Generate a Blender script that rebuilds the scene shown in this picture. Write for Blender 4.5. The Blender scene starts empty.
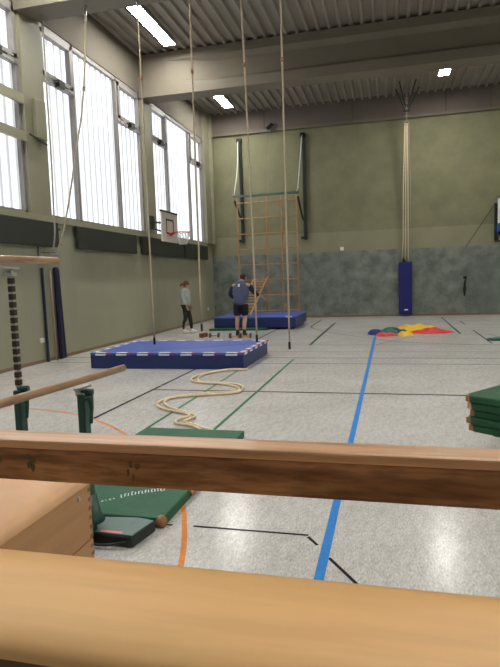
import bpy, bmesh, math, random
from mathutils import Vector, Matrix, noise
R = math.radians
PI = math.pi
random.seed(7)
SC = bpy.context.scene
COL = SC.collection

# ------------------------------------------------------------------ camera
cam_d = bpy.data.cameras.new('camera'); cam = bpy.data.objects.new('camera', cam_d); COL.objects.link(cam)
SC.camera = cam
F, YAW, PITCH, ROLL = 557.19, -0.24649, -0.097096, -0.033171
fw = Vector((math.sin(YAW)*math.cos(PITCH), math.cos(YAW)*math.cos(PITCH), math.sin(PITCH)))
r0 = Vector((math.cos(YAW), -math.sin(YAW), 0)); u0 = r0.cross(fw)
rt = math.cos(ROLL)*r0 + math.sin(ROLL)*u0
up = -math.sin(ROLL)*r0 + math.cos(ROLL)*u0
m = Matrix((rt, up, -fw)).transposed().to_4x4(); m.translation = Vector((0, 0, 1.6))
cam.matrix_world = m
cam_d.sensor_fit = 'VERTICAL'; cam_d.sensor_height = 36.0; cam_d.lens = F/667*36.0
cam_d.clip_start = 0.02; cam_d.clip_end = 200

# ------------------------------------------------------------------ light, exposure
w = bpy.data.worlds.new('world'); SC.world = w; w.use_nodes = True
w.node_tree.nodes['Background'].inputs[0].default_value = (0.75, 0.85, 1.0, 1)
w.node_tree.nodes['Background'].inputs[1].default_value = 1.2
PANE_LIGHT = 1.35
LAMP_LIGHT = 66.0
SC.view_settings.view_transform = 'Standard'; SC.view_settings.look = 'None'
SC.view_settings.exposure = 0.24; SC.view_settings.gamma = 1.0; SC.view_settings.use_curve_mapping = False

# ------------------------------------------------------------------ materials
def newmat(name):
    mt = bpy.data.materials.new(name); mt.use_nodes = True
    nt = mt.node_tree; b = nt.nodes['Principled BSDF']
    return mt, nt, b
def N(nt, t, **k):
    n = nt.nodes.new(t)
    for a, v in k.items(): setattr(n, a, v)
    return n
def coords(nt, scale=(1,1,1), kind='Object', rot=(0,0,0)):
    tc = N(nt, 'ShaderNodeTexCoord'); mp = N(nt, 'ShaderNodeMapping')
    mp.inputs['Scale'].default_value = scale; mp.inputs['Rotation'].default_value = rot
    nt.links.new(tc.outputs[kind], mp.inputs['Vector']); return mp.outputs['Vector']
def c4(c): return (c[0], c[1], c[2], 1)
def mat(name, col, rough=0.5, metal=0.0, var=0.0, vscale=3.0, stretch=(1,1,1), bump=0.0, bscale=20.0, spec=0.5, coat=0.0, col2=None, detail=4):
    mt, nt, b = newmat(name)
    b.inputs['Roughness'].default_value = rough; b.inputs['Metallic'].default_value = metal
    b.inputs['Specular IOR Level'].default_value = spec
    if coat: b.inputs['Coat Weight'].default_value = coat; b.inputs['Coat Roughness'].default_value = 0.2
    b.inputs['Base Color'].default_value = c4(col)
    if var or col2:
        v = coords(nt, stretch)
        nz = N(nt, 'ShaderNodeTexNoise'); nz.inputs['Scale'].default_value = vscale; nz.inputs['Detail'].default_value = detail
        nt.links.new(v, nz.inputs['Vector'])
        rp = N(nt, 'ShaderNodeValToRGB')
        lo = col2 if col2 else tuple(x*(1-var) for x in col)
        hi = col if col2 else tuple(min(1, x*(1+var)) for x in col)
        rp.color_ramp.elements[0].position = 0.32; rp.color_ramp.elements[0].color = c4(lo)
        rp.color_ramp.elements[1].position = 0.68; rp.color_ramp.elements[1].color = c4(hi)
        nt.links.new(nz.outputs['Fac'], rp.inputs['Fac']); nt.links.new(rp.outputs['Color'], b.inputs['Base Color'])
    if bump:
        v2 = coords(nt, (1,1,1))
        n2 = N(nt, 'ShaderNodeTexNoise'); n2.inputs['Scale'].default_value = bscale; n2.inputs['Detail'].default_value = 3
        nt.links.new(v2, n2.inputs['Vector'])
        bp = N(nt, 'ShaderNodeBump'); bp.inputs['Strength'].default_value = bump; bp.inputs['Distance'].default_value = 0.02
        nt.links.new(n2.outputs['Fac'], bp.inputs['Height']); nt.links.new(bp.outputs['Normal'], b.inputs['Normal'])
    return mt
def wood(name, lo, hi, axis='X', rough=0.35, grain=14.0, coat=0.0, contrast=(0.35, 0.7), stain=None, streak=14.0, mul=0.35):
    """grain that runs along one axis, with darker figure lines and a little wear"""
    mt, nt, b = newmat(name)
    k = 1.0/streak
    st = {'X': (k, 1, 1), 'Y': (1, k, 1), 'Z': (1, 1, k)}[axis]
    v = coords(nt, st)
    nz = N(nt, 'ShaderNodeTexNoise'); nz.inputs['Scale'].default_value = grain; nz.inputs['Detail'].default_value = 6; nz.inputs['Distortion'].default_value = 0.6
    nt.links.new(v, nz.inputs['Vector'])
    rp = N(nt, 'ShaderNodeValToRGB')
    rp.color_ramp.elements[0].position = contrast[0]; rp.color_ramp.elements[0].color = c4(lo)
    rp.color_ramp.elements[1].position = contrast[1]; rp.color_ramp.elements[1].color = c4(hi)
    nt.links.new(nz.outputs['Fac'], rp.inputs['Fac'])
    out = rp.outputs['Color']
    nz2 = N(nt, 'ShaderNodeTexNoise'); nz2.inputs['Scale'].default_value = grain*5; nz2.inputs['Detail'].default_value = 4
    nt.links.new(v, nz2.inputs['Vector'])
    mx = N(nt, 'ShaderNodeMix', data_type='RGBA', blend_type='MULTIPLY'); mx.inputs[0].default_value = mul
    rp2 = N(nt, 'ShaderNodeValToRGB'); rp2.color_ramp.elements[0].position = 0.38; rp2.color_ramp.elements[0].color = (0.45,0.4,0.35,1)
    rp2.color_ramp.elements[1].position = 0.55; rp2.color_ramp.elements[1].color = (1,1,1,1)
    nt.links.new(nz2.outputs['Fac'], rp2.inputs['Fac'])
    nt.links.new(out, mx.inputs[6]); nt.links.new(rp2.outputs['Color'], mx.inputs[7]); out = mx.outputs[2]
    if stain:
        v3 = coords(nt, (1,1,1)); n3 = N(nt, 'ShaderNodeTexNoise'); n3.inputs['Scale'].default_value = 9; n3.inputs['Detail'].default_value = 3
        nt.links.new(v3, n3.inputs['Vector'])
        r3 = N(nt, 'ShaderNodeValToRGB'); r3.color_ramp.elements[0].position = 0.66; r3.color_ramp.elements[0].color = (0,0,0,1)
        r3.color_ramp.elements[1].position = 0.76; r3.color_ramp.elements[1].color = (0.6,0.6,0.6,1)
        nt.links.new(n3.outputs['Fac'], r3.inputs['Fac'])
        m3 = N(nt, 'ShaderNodeMix', data_type='RGBA'); nt.links.new(r3.outputs['Color'], m3.inputs[0])
        nt.links.new(out, m3.inputs[6]); m3.inputs[7].default_value = c4(stain); out = m3.outputs[2]
    nt.links.new(out, b.inputs['Base Color'])
    b.inputs['Roughness'].default_value = rough
    if coat: b.inputs['Coat Weight'].default_value = coat; b.inputs['Coat Roughness'].default_value = 0.15
    bp = N(nt, 'ShaderNodeBump'); bp.inputs['Strength'].default_value = 0.15; bp.inputs['Distance'].default_value = 0.003
    nt.links.new(nz2.outputs['Fac'], bp.inputs['Height']); nt.links.new(bp.outputs['Normal'], b.inputs['Normal'])
    return mt
def emit(name, col, s):
    mt, nt, b = newmat(name)
    b.inputs['Base Color'].default_value = c4(col); b.inputs['Emission Color'].default_value = c4(col); b.inputs['Emission Strength'].default_value = s
    return mt

M = {}
M['beam_wood'] = wood('stained_beam_wood', (0.20,0.08,0.03), (0.50,0.25,0.115), 'X', 0.42, 22, 0.1, (0.36,0.62), stain=(0.06,0.085,0.04), streak=7, mul=.6)
M['mark'] = mat('worn_green_mark', (0.11,0.085,0.035), 0.6)
M['pole_wood'] = mat('grey_brown_wood', (0.30,0.24,0.16), 0.6, var=.15)
M['lath_wood'] = wood('pale_lath_wood', (0.50,0.27,0.14), (0.72,0.44,0.26), 'X', 0.4, 14, 0.1, (0.3,0.7), streak=14)
M['rail_wood'] = wood('honey_rail_wood', (0.74,0.42,0.165), (0.86,0.53,0.23), 'X', 0.5, 5, 0.0, (0.3,0.75), streak=12, mul=0.14)
M['dark_plank'] = wood('brown_plank', (0.10,0.05,0.02), (0.17,0.09,0.04), 'X', 0.6, 9)
M['box_wood_y'] = wood('vault_box_wood', (0.42,0.21,0.075), (0.50,0.27,0.10), 'Y', 0.45, 5, 0.05, mul=.15)
M['box_wood_x'] = wood('vault_box_end_wood', (0.33,0.17,0.06), (0.45,0.25,0.10), 'X', 0.45, 9, 0.1)
M['end_grain'] = mat('end_grain', (0.20,0.10,0.04), 0.6, var=0.2, vscale=40)
M['bar_wood'] = wood('parallel_bar_wood', (0.30,0.17,0.085), (0.42,0.26,0.14), 'Y', 0.35, 14, 0.2)
M['ladder_wood'] = wood('ladder_wood', (0.50,0.27,0.09), (0.62,0.37,0.15), 'Z', 0.45, 12)
M['frame_wood'] = wood('climbing_frame_wood', (0.42,0.21,0.09), (0.55,0.30,0.14), 'Z', 0.45, 12)
M['leather'] = mat('tan_leather', (0.66,0.38,0.19), 0.45, var=0.1, vscale=6, bump=0.06, bscale=160)
M['brown_leather'] = mat('brown_leather', (0.32,0.15,0.065), 0.5, var=0.25, vscale=25, bump=0.1, bscale=100)
M['pale_leather'] = mat('pale_leather', (0.56,0.36,0.19), 0.55, var=0.15, vscale=25)
M['green_vinyl'] = mat('green_mat_vinyl', (0.022,0.105,0.055), 0.5, spec=.2, var=0.12, vscale=5, bump=0.08, bscale=25)
M['stack_green'] = mat('dark_green_mat_vinyl', (0.022,0.085,0.040), 0.5, spec=.2, var=0.12, vscale=5, bump=0.08, bscale=20)
M['stack_side'] = mat('mat_side_vinyl', (0.010,0.045,0.022), 0.5, var=0.12, vscale=5)
M['slab_top'] = mat('grey_green_vinyl', (0.085,0.150,0.135), 0.38, var=0.15, vscale=6, bump=0.05, bscale=30)
M['black_rubber'] = mat('black_rubber', (0.010,0.014,0.013), 0.5)
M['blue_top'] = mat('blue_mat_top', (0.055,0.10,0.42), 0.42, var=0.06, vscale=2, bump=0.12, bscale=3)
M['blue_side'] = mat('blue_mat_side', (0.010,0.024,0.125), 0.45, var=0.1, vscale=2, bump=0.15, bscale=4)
M['navy'] = mat('navy_padding', (0.004,0.006,0.035), 0.5, var=0.1, vscale=4)
M['pad_blue'] = mat('royal_blue_padding', (0.010,0.016,0.16), 0.5, var=0.15, vscale=3, bump=0.1, bscale=6)
M['white'] = mat('white_vinyl', (0.80,0.80,0.80), 0.5)
M['red'] = mat('red_vinyl', (0.45,0.03,0.03), 0.5)
M['pink'] = mat('pink_label', (0.75,0.22,0.25), 0.5)
M['rope'] = mat('hemp_rope', (0.50,0.41,0.29), 0.9, var=0.18, vscale=60, bump=0.5, bscale=200)
M['pale_rope'] = mat('cream_rope', (0.72,0.60,0.42), 0.9, var=0.18, vscale=60, bump=0.5, bscale=200)
M['grey_rope'] = mat('greyed_rope', (0.34,0.31,0.26), 0.9, var=0.18, vscale=60)
M['green_steel'] = mat('dark_green_steel', (0.010,0.060,0.042), 0.35, var=0.1, vscale=6)
M['bracket_green'] = mat('bracket_green', (0.013,0.022,0.018), 0.5, var=0.1, vscale=6)
M['bar_green'] = mat('grey_green_steel', (0.085,0.15,0.12), 0.4)
M['steel'] = mat('bare_steel', (0.45,0.45,0.44), 0.35, metal=0.9)
M['notch'] = mat('brown_notched_steel', (0.055,0.035,0.028), 0.5, metal=0.3)
M['chain'] = mat('pale_chain_steel', (0.42,0.36,0.28), 0.5, metal=0.2)
M['dark'] = mat('dark_metal', (0.02,0.022,0.02), 0.5, metal=0.4)
M['cream'] = mat('cream_plastic', (0.75,0.73,0.66), 0.5)
M['board_white'] = mat('white_board', (0.62,0.57,0.52), 0.45)
M['bright_blue'] = mat('bright_blue_pad', (0.02,0.09,0.42), 0.5)
M['net'] = mat('net_cord', (0.55,0.55,0.53), 0.9)
M['hoop_red'] = mat('orange_red_steel', (0.55,0.09,0.05), 0.4)
M['skin'] = mat('skin', (0.52,0.30,0.21), 0.55, spec=0.4)
M['hair_red'] = mat('auburn_hair', (0.16,0.055,0.025), 0.6, var=0.3, vscale=40)
M['hair_dark'] = mat('dark_brown_hair', (0.03,0.018,0.012), 0.6, var=0.3, vscale=40)
M['hoodie'] = mat('pale_grey_blue_cotton', (0.40,0.45,0.42), 0.9, var=0.1, vscale=10, bump=0.3, bscale=9)
M['leggings'] = mat('black_green_leggings', (0.014,0.022,0.019), 0.8)
M['shirt'] = mat('grey_blue_shirt', (0.085,0.10,0.185), 0.85, var=0.15, vscale=8, bump=0.3, bscale=9)
M['shirt_dark'] = mat('navy_sleeve', (0.018,0.022,0.055), 0.85)
M['shorts'] = mat('black_shorts', (0.006,0.007,0.014), 0.85)
M['shoe_white'] = mat('white_shoe', (0.75,0.74,0.72), 0.6)
M['shoe_black'] = mat('black_shoe', (0.012,0.012,0.012), 0.6)
M['yellow'] = mat('yellow_nylon', (0.80,0.50,0.03), 0.5, var=0.1, vscale=8)
M['redn'] = mat('red_nylon', (0.62,0.03,0.03), 0.5, var=0.15, vscale=8)
M['teal'] = mat('green_nylon', (0.012,0.13,0.10), 0.5, var=0.2, vscale=8)
M['bluen'] = mat('blue_nylon', (0.012,0.025,0.20), 0.5, var=0.2, vscale=8)
M['block_wood'] = mat('dark_orange_wood', (0.16,0.06,0.03), 0.5, var=0.2, vscale=20)

# ---- room materials
def plaster(name, base, dark, scale=1.2, rough=0.85, streak=False):
    mt, nt, b = newmat(name)
    v = coords(nt, (1,1,0.35) if streak else (1,1,1))
    a = N(nt, 'ShaderNodeTexNoise'); a.inputs['Scale'].default_value = scale; a.inputs['Detail'].default_value = 8; a.inputs['Roughness'].default_value = 0.62
    nt.links.new(v, a.inputs['Vector'])
    rp = N(nt, 'ShaderNodeValToRGB'); rp.color_ramp.elements[0].position = 0.3; rp.color_ramp.elements[0].color = c4(dark)
    rp.color_ramp.elements[1].position = 0.7; rp.color_ramp.elements[1].color = c4(base)
    nt.links.new(a.outputs['Fac'], rp.inputs['Fac']); nt.links.new(rp.outputs['Color'], b.inputs['Base Color'])
    b.inputs['Roughness'].default_value = rough
    bp = N(nt, 'ShaderNodeBump'); bp.inputs['Strength'].default_value = 0.2; bp.inputs['Distance'].default_value = 0.01
    nt.links.new(a.outputs['Fac'], bp.inputs['Height']); nt.links.new(bp.outputs['Normal'], b.inputs['Normal'])
    return mt
M['wall_olive'] = plaster('olive_grey_wall', (0.33,0.325,0.235), (0.28,0.28,0.20), 0.6, streak=True)
M['wall_green'] = plaster('mottled_green_render', (0.25,0.245,0.145), (0.19,0.188,0.11), 1.5)
M['wall_band'] = plaster('pale_green_band', (0.30,0.29,0.19), (0.26,0.25,0.165), 1.5)
M['slate'] = plaster('slate_grey_board', (0.27,0.30,0.265), (0.10,0.125,0.115), 2.2, 0.6)
M['slate_door'] = plaster('slate_door_board', (0.205,0.24,0.215), (0.10,0.125,0.118), 2.2, 0.6)
M['concrete'] = plaster('warm_grey_concrete', (0.155,0.135,0.105), (0.13,0.115,0.09), 0.8)
M['beam_paint'] = plaster('beam_paint', (0.18,0.155,0.115), (0.155,0.135,0.10), 0.8, 0.7)
M['lintel'] = plaster('lintel_concrete', (0.165,0.135,0.115), (0.14,0.115,0.10), 0.8)
M['pillar'] = plaster('pillar_paint', (0.27,0.26,0.18), (0.225,0.22,0.15), 0.8, 0.6)
M['sheet'] = mat('grey_ceiling_sheet', (0.26,0.235,0.20), 0.55, var=0.06, vscale=1)
M['winframe'] = mat('window_frame_paint', (0.24,0.225,0.215), 0.5, var=0.05)
M['sill'] = mat('sill_paint', (0.30,0.29,0.20), 0.5, var=0.05)
M['radiator'] = mat('green_radiator', (0.020,0.026,0.019), 0.5, var=0.06, vscale=1)
M['plain'] = plaster('rear_wall_paint', (0.42,0.40,0.33), (0.38,0.36,0.30), 0.8)
M['skirting'] = mat('brown_skirting', (0.22,0.15,0.10), 0.6)

def floor_mat():
    mt, nt, b = newmat('speckled_linoleum')
    v = coords(nt, (1,1,1))
    v2 = coords(nt, (1.0,0.30,1), rot=(0,0,R(-28)))
    n1 = N(nt, 'ShaderNodeTexNoise'); n1.inputs['Scale'].default_value = 105; n1.inputs['Detail'].default_value = 3
    nt.links.new(v2, n1.inputs['Vector'])
    n2 = N(nt, 'ShaderNodeTexNoise'); n2.inputs['Scale'].default_value = 1.1; n2.inputs['Detail'].default_value = 4
    nt.links.new(v, n2.inputs['Vector'])
    n4 = N(nt, 'ShaderNodeTexNoise'); n4.inputs['Scale'].default_value = 22; n4.inputs['Detail'].default_value = 3
    nt.links.new(v2, n4.inputs['Vector'])
    r1 = N(nt, 'ShaderNodeValToRGB'); e = r1.color_ramp.elements
    e[0].position = 0.30; e[0].color = (0.41,0.405,0.40,1); e[1].position = 0.45; e[1].color = (0.565,0.555,0.54,1)
    e2 = e.new(0.56); e2.color = (0.60,0.59,0.575,1); e3 = e.new(0.68); e3.color = (0.73,0.72,0.70,1)
    nt.links.new(n1.outputs['Fac'], r1.inputs['Fac'])
    r2 = N(nt, 'ShaderNodeValToRGB'); r2.color_ramp.elements[0].position = 0.35; r2.color_ramp.elements[0].color = (0.90,0.89,0.87,1)
    r2.color_ramp.elements[1].position = 0.65; r2.color_ramp.elements[1].color = (1,1,1,1)
    nt.links.new(n2.outputs['Fac'], r2.inputs['Fac'])
    mx = N(nt, 'ShaderNodeMix', data_type='RGBA', blend_type='MULTIPLY'); mx.inputs[0].default_value = 1
    nt.links.new(r1.outputs['Color'], mx.inputs[6]); nt.links.new(r2.outputs['Color'], mx.inputs[7])
    r4 = N(nt, 'ShaderNodeValToRGB'); r4.color_ramp.elements[0].position = 0.35; r4.color_ramp.elements[0].color = (0.86,0.86,0.86,1)
    r4.color_ramp.elements[1].position = 0.6; r4.color_ramp.elements[1].color = (1,1,1,1)
    nt.links.new(n4.outputs['Fac'], r4.inputs['Fac'])
    mx2 = N(nt, 'ShaderNodeMix', data_type='RGBA', blend_type='MULTIPLY'); mx2.inputs[0].default_value = 1
    nt.links.new(mx.outputs[2], mx2.inputs[6]); nt.links.new(r4.outputs['Color'], mx2.inputs[7])
    nt.links.new(mx2.outputs[2], b.inputs['Base Color'])
    b.inputs['Roughness'].default_value = 0.2; b.inputs['Specular IOR Level'].default_value = 0.24
    bp = N(nt, 'ShaderNodeBump'); bp.inputs['Strength'].default_value = 0.07; bp.inputs['Distance'].default_value = 0.003
    nt.links.new(n4.outputs['Fac'], bp.inputs['Height']); nt.links.new(bp.outputs['Normal'], b.inputs['Normal'])
    return mt
M['floor'] = floor_mat()
def pane_mat():
    """profiled glass channels: milky daylight with greyer edges where two channels meet"""
    mt, nt, b = newmat('profiled_glass')
    tc = N(nt, 'ShaderNodeTexCoord'); sx = N(nt, 'ShaderNodeSeparateXYZ'); nt.links.new(tc.outputs['Object'], sx.inputs[0])
    mod = N(nt, 'ShaderNodeMath', operation='PINGPONG'); mod.inputs[1].default_value = 0.131
    nt.links.new(sx.outputs['Y'], mod.inputs[0])
    r = N(nt, 'ShaderNodeValToRGB'); r.color_ramp.elements[0].position = 0.0; r.color_ramp.elements[0].color = (0.33,0.34,0.35,1)
    r.color_ramp.elements[1].position = 0.095; r.color_ramp.elements[1].color = (0.93,0.96,1.0,1)
    e = r.color_ramp.elements.new(0.035); e.color = (0.44,0.46,0.48,1)
    e = r.color_ramp.elements.new(0.06); e.color = (0.75,0.78,0.80,1)
    nt.links.new(mod.outputs[0], r.inputs['Fac'])
    nt.links.new(r.outputs['Color'], b.inputs['Emission Color'])
    b.inputs['Emission Strength'].default_value = PANE_LIGHT
    b.inputs['Base Color'].default_value = (0.12,0.12,0.12,1); b.inputs['Roughness'].default_value = 0.4; b.inputs['Specular IOR Level'].default_value = 0.2
    return mt
M['pane'] = pane_mat()
M['lamp'] = emit('lamp_diffuser', (1,0.97,0.9), LAMP_LIGHT)

def line_mat(name, col): return mat(name, col, 0.5, var=0.08, vscale=30, spec=0.05)
M['l_blue'] = line_mat('blue_line_paint', (0.045,0.22,0.58))
M['l_green'] = line_mat('green_line_paint', (0.03,0.17,0.075))
M['l_black'] = line_mat('black_line_paint', (0.02,0.02,0.022))
M['l_orange'] = line_mat('orange_line_paint', (0.72,0.26,0.07))
M['l_dkgreen'] = line_mat('dark_green_line_paint', (0.03,0.07,0.055))
M['l_pale'] = line_mat('faded_orange_line_paint', (0.47,0.30,0.20))
M['l_grey'] = line_mat('grey_line_paint', (0.06,0.07,0.065))

# ------------------------------------------------------------------ mesh helpers
class MB:
    def __init__(s): s.v = []; s.f = []
    def add(s, vs, fs):
        o = len(s.v); s.v += [Vector(p) for p in vs]; s.f += [tuple(i+o for i in f) for f in fs]; return s
    def box(s, a, b, mx=None):
        x0,y0,z0 = a; x1,y1,z1 = b
        vs = [Vector(p) for p in ((x0,y0,z0),(x1,y0,z0),(x1,y1,z0),(x0,y1,z0),(x0,y0,z1),(x1,y0,z1),(x1,y1,z1),(x0,y1,z1))]
        if mx is not None: vs = [mx @ p for p in vs]
        return s.add(vs, [(3,2,1,0),(4,5,6,7),(0,1,5,4),(1,2,6,5),(2,3,7,6),(3,0,4,7)])
    def bar(s, p, q, w, h, up=Vector((0,0,1))):
        """rectangular bar from p to q"""
        p = Vector(p); q = Vector(q); d = (q-p).normalized()
        sd = d.cross(up)
        if sd.length < 1e-3: sd = d.cross(Vector((0,1,0)))
        sd.normalize(); u = sd.cross(d).normalized()
        vs = []
        for c in (p, q):
            for a, b in ((-1,-1),(1,-1),(1,1),(-1,1)): vs.append(c + sd*a*w/2 + u*b*h/2)
        return s.add(vs, [(0,1,2,3),(7,6,5,4),(0,4,5,1),(1,5,6,2),(2,6,7,3),(3,7,4,0)])
    def tube(s, pts, r, n=10, cap=True, oval=None):
        pts = [Vector(p) for p in pts]; rs = r if isinstance(r, (list, tuple)) else [r]*len(pts)
        vs = []; fs = []; prev = None
        for i, p in enumerate(pts):
            d = (pts[min(i+1, len(pts)-1)] - pts[max(i-1, 0)]).normalized()
            if prev is None:
                a = d.cross(Vector((0,0,1)))
                if a.length < 1e-3: a = Vector((1,0,0))
                a.normalize()
            else:
                a = prev - d*prev.dot(d); a.normalize()
            prev = a; b = d.cross(a)
            for k in range(n):
                t = 2*PI*k/n
                oa, ob = (oval if oval else (1,1))
                vs.append(p + a*math.cos(t)*rs[i]*oa + b*math.sin(t)*rs[i]*ob)
        for i in range(len(pts)-1):
            for k in range(n):
                k2 = (k+1) % n; fs.append((i*n+k, i*n+k2, (i+1)*n+k2, (i+1)*n+k))
        if cap: fs.append(tuple(range(n))[::-1]); fs.append(tuple((len(pts)-1)*n+k for k in range(n)))
        return s.add(vs, fs)
    def ring(s, c, rad, r, axis='Z', n=24, m_=8):
        vs = []; fs = []; c = Vector(c)
        for i in range(n):
            t = 2*PI*i/n
            e = {'Z': (Vector((1,0,0)), Vector((0,1,0))), 'X': (Vector((0,1,0)), Vector((0,0,1))), 'Y': (Vector((1,0,0)), Vector((0,0,1)))}[axis]
            rd = e[0]*math.cos(t)+e[1]*math.sin(t); nn = e[0].cross(e[1])
            for k in range(m_):
                u = 2*PI*k/m_; vs.append(c + rd*(rad+r*math.cos(u)) + nn*r*math.sin(u))
        for i in range(n):
            for k in range(m_):
                fs.append((i*m_+k, ((i+1)%n)*m_+k, ((i+1)%n)*m_+(k+1)%m_, i*m_+(k+1)%m_))
        return s.add(vs, fs)
    def prism(s, poly, axis, a0, a1):
        """poly of 2D points extruded along an axis; X: (y,z), Y: (x,z), Z: (x,y)"""
        def P(p, t): return {'X': (t, p[0], p[1]), 'Y': (p[0], t, p[1]), 'Z': (p[0], p[1], t)}[axis]
        n = len(poly); vs = [P(p, a0) for p in poly] + [P(p, a1) for p in poly]
        fs = [tuple(range(n))[::-1], tuple(range(n, 2*n))] + [(i, (i+1)%n, n+(i+1)%n, n+i) for i in range(n)]
        return s.add(vs, fs)
    def ball(s, c, r, n=12, m_=8):
        c = Vector(c); r = Vector(r) if not isinstance(r, (int, float)) else Vector((r,r,r)); vs = [c+Vector((0,0,r.z))]; fs = []
        for j in range(1, m_):
            ph = PI*j/m_
            for i in range(n):
                t = 2*PI*i/n; vs.append(c+Vector((r.x*math.sin(ph)*math.cos(t), r.y*math.sin(ph)*math.sin(t), r.z*math.cos(ph))))
        vs.append(c-Vector((0,0,r.z))); L = len(vs)-1
        for i in range(n):
            fs.append((0, 1+i, 1+(i+1)%n)); fs.append((L, 1+(m_-2)*n+(i+1)%n, 1+(m_-2)*n+i))
            for j in range(m_-2):
                a = 1+j*n; fs.append((a+i, a+n+i, a+n+(i+1)%n, a+(i+1)%n))
        return s.add(vs, fs)
    def build(s, name, mt, parent=None, bevel=0, smooth=False, seg=2):
        off = Vector((0,0,0))
        if parent is not None:
            off = world_of(parent)
        me = bpy.data.meshes.new(name); me.from_pydata([tuple(p-off) for p in s.v], [], s.f); me.update()
        bm = bmesh.new(); bm.from_mesh(me); bmesh.ops.recalc_face_normals(bm, faces=bm.faces)
        bm.to_mesh(me); bm.free()
        mts = mt if isinstance(mt, (list, tuple)) else [mt]
        for q in mts: me.materials.append(q)
        if smooth: me.polygons.foreach_set('use_smooth', [True]*len(me.polygons))
        o = bpy.data.objects.new(name, me); COL.objects.link(o)
        if parent is not None: o.parent = parent
        if bevel:
            b = o.modifiers.new('bevel', 'BEVEL'); b.width = bevel; b.segments = seg; b.limit_method = 'ANGLE'; b.angle_limit = R(40)
            b.harden_normals = False
            if smooth is False and seg > 2: me.polygons.foreach_set('use_smooth', [False]*len(me.polygons))
        return o
def world_of(o):
    p = Vector(o.location); q = o.parent
    while q is not None: p += Vector(q.location); q = q.parent
    return p
def tag(o, label=None, cat=None, group=None, kind=None):
    if label: o['label'] = label
    if cat: o['category'] = cat
    if group: o['group'] = group
    if kind: o['kind'] = kind
    return o
def thing(name, label, cat, loc, group=None):
    o = bpy.data.objects.new(name, None); o.location = loc; o.empty_display_size = 0.1; COL.objects.link(o)
    return tag(o, label, cat, group)
def struct(o, label=None): o['kind'] = 'structure'; return o
def copy_tree(o, parent=None):
    c = o.copy(); COL.objects.link(c); c.parent = parent
    for ch in list(o.children): copy_tree(ch, c)
    return c
def auto_smooth(o, ang=35):
    me = o.data; me.polygons.foreach_set('use_smooth', [True]*len(me.polygons))
    me.set_sharp_from_angle(angle=R(ang)) if hasattr(me, 'set_sharp_from_angle') else None

# ================================================================== ROOM
XL, XR, YB, YR, ZC = -7.06, 11.0, 22.2, -5.0, 8.16
fl = struct(MB().box((XL-.4, YR-.3, -.25), (XR+.3, YB+.3, 0)).build('floor', M['floor']))

# ---- back wall: render above, pale band, slate boards below
bw = struct(MB().box((XL, YB, 3.32), (XR, YB+.3, 7.36)).build('wall_back', M['wall_green']))
MB().box((XL, YB, 2.56), (XR, YB+.3, 3.32)).build('painted_band', M['wall_band'], bw)
MB().box((XL, YB-.02, 0), (XR, YB+.3, 2.56)).build('slate_panelling', M['slate'], bw)
MB().box((XL, YB-.08, 7.36), (XR, YB+.3, ZC+.12)).build('lintel', M['lintel'], bw)
MB().box((XL, YB-.12, 7.34), (XR, YB-.0, 7.44)).build('ledge', M['beam_paint'], bw)
stb = MB()
for x in (-1.70, 3.6): stb.box((x, YB-.16, 7.44), (x+.38, YB-.08, ZC))
stb.build('stub_column', M['concrete'], bw)
jb = MB()
for x in (-4.72, 2.05): jb.box((x, YB-.083, 7.44), (x+.02, YB-.079, ZC))
jb.build('joint', M['dark'], bw)
struct(MB().box((XL, YB-.035, 0), (XR, YB-.021, .07)).build('baseboard_back', M['skirting']))

# ---- right and rear walls (outside the view)
struct(MB().box((XR, YR, 0), (XR+.3, YB, ZC+.12)).build('wall_right', M['plain']))
struct(MB().box((XL, YR-.3, 0), (XR, YR, ZC+.12)).build('wall_rear', M['plain']))

# ---- left wall
lw = struct(MB().box((XL-.3, YR, 0), (XL, YB, 2.95)).build('wall_left', M['wall_olive']))
MB().box((XL-.3, YR, 7.12), (XL, YB, ZC+.12)).build('lintel', M['concrete'], lw)
struct(MB().box((XL-.3, YR, 2.95), (XL+.06, YB, 3.08)).build('trim_20', M['sill']))
bays = [(10.77+5.63*k, 15.70+5.63*k) for k in (-3, -2, -1, 0, 1)]
for k in range(-3, 3):
    yc = 10.42+5.63*k; pil = MB()
    if k == 2: pil.box((XL-.3, 21.3, 3.08), (XL+.1, YB, ZC))
    else: pil.box((XL-.3, yc-.35, 3.08), (XL+.06, yc+.35, 6.97))
    struct(pil.build('trim_%d' % (10+k), M['pillar']))
struct(MB().box((XL, YR, 0), (XL+.015, YB, .07)).build('baseboard_left', M['skirting']))
struct(MB().box((XL, 21.92, 3.08), (XL+.22, YB-.12, ZC)).build('trim_21', M['sill']))

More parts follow.
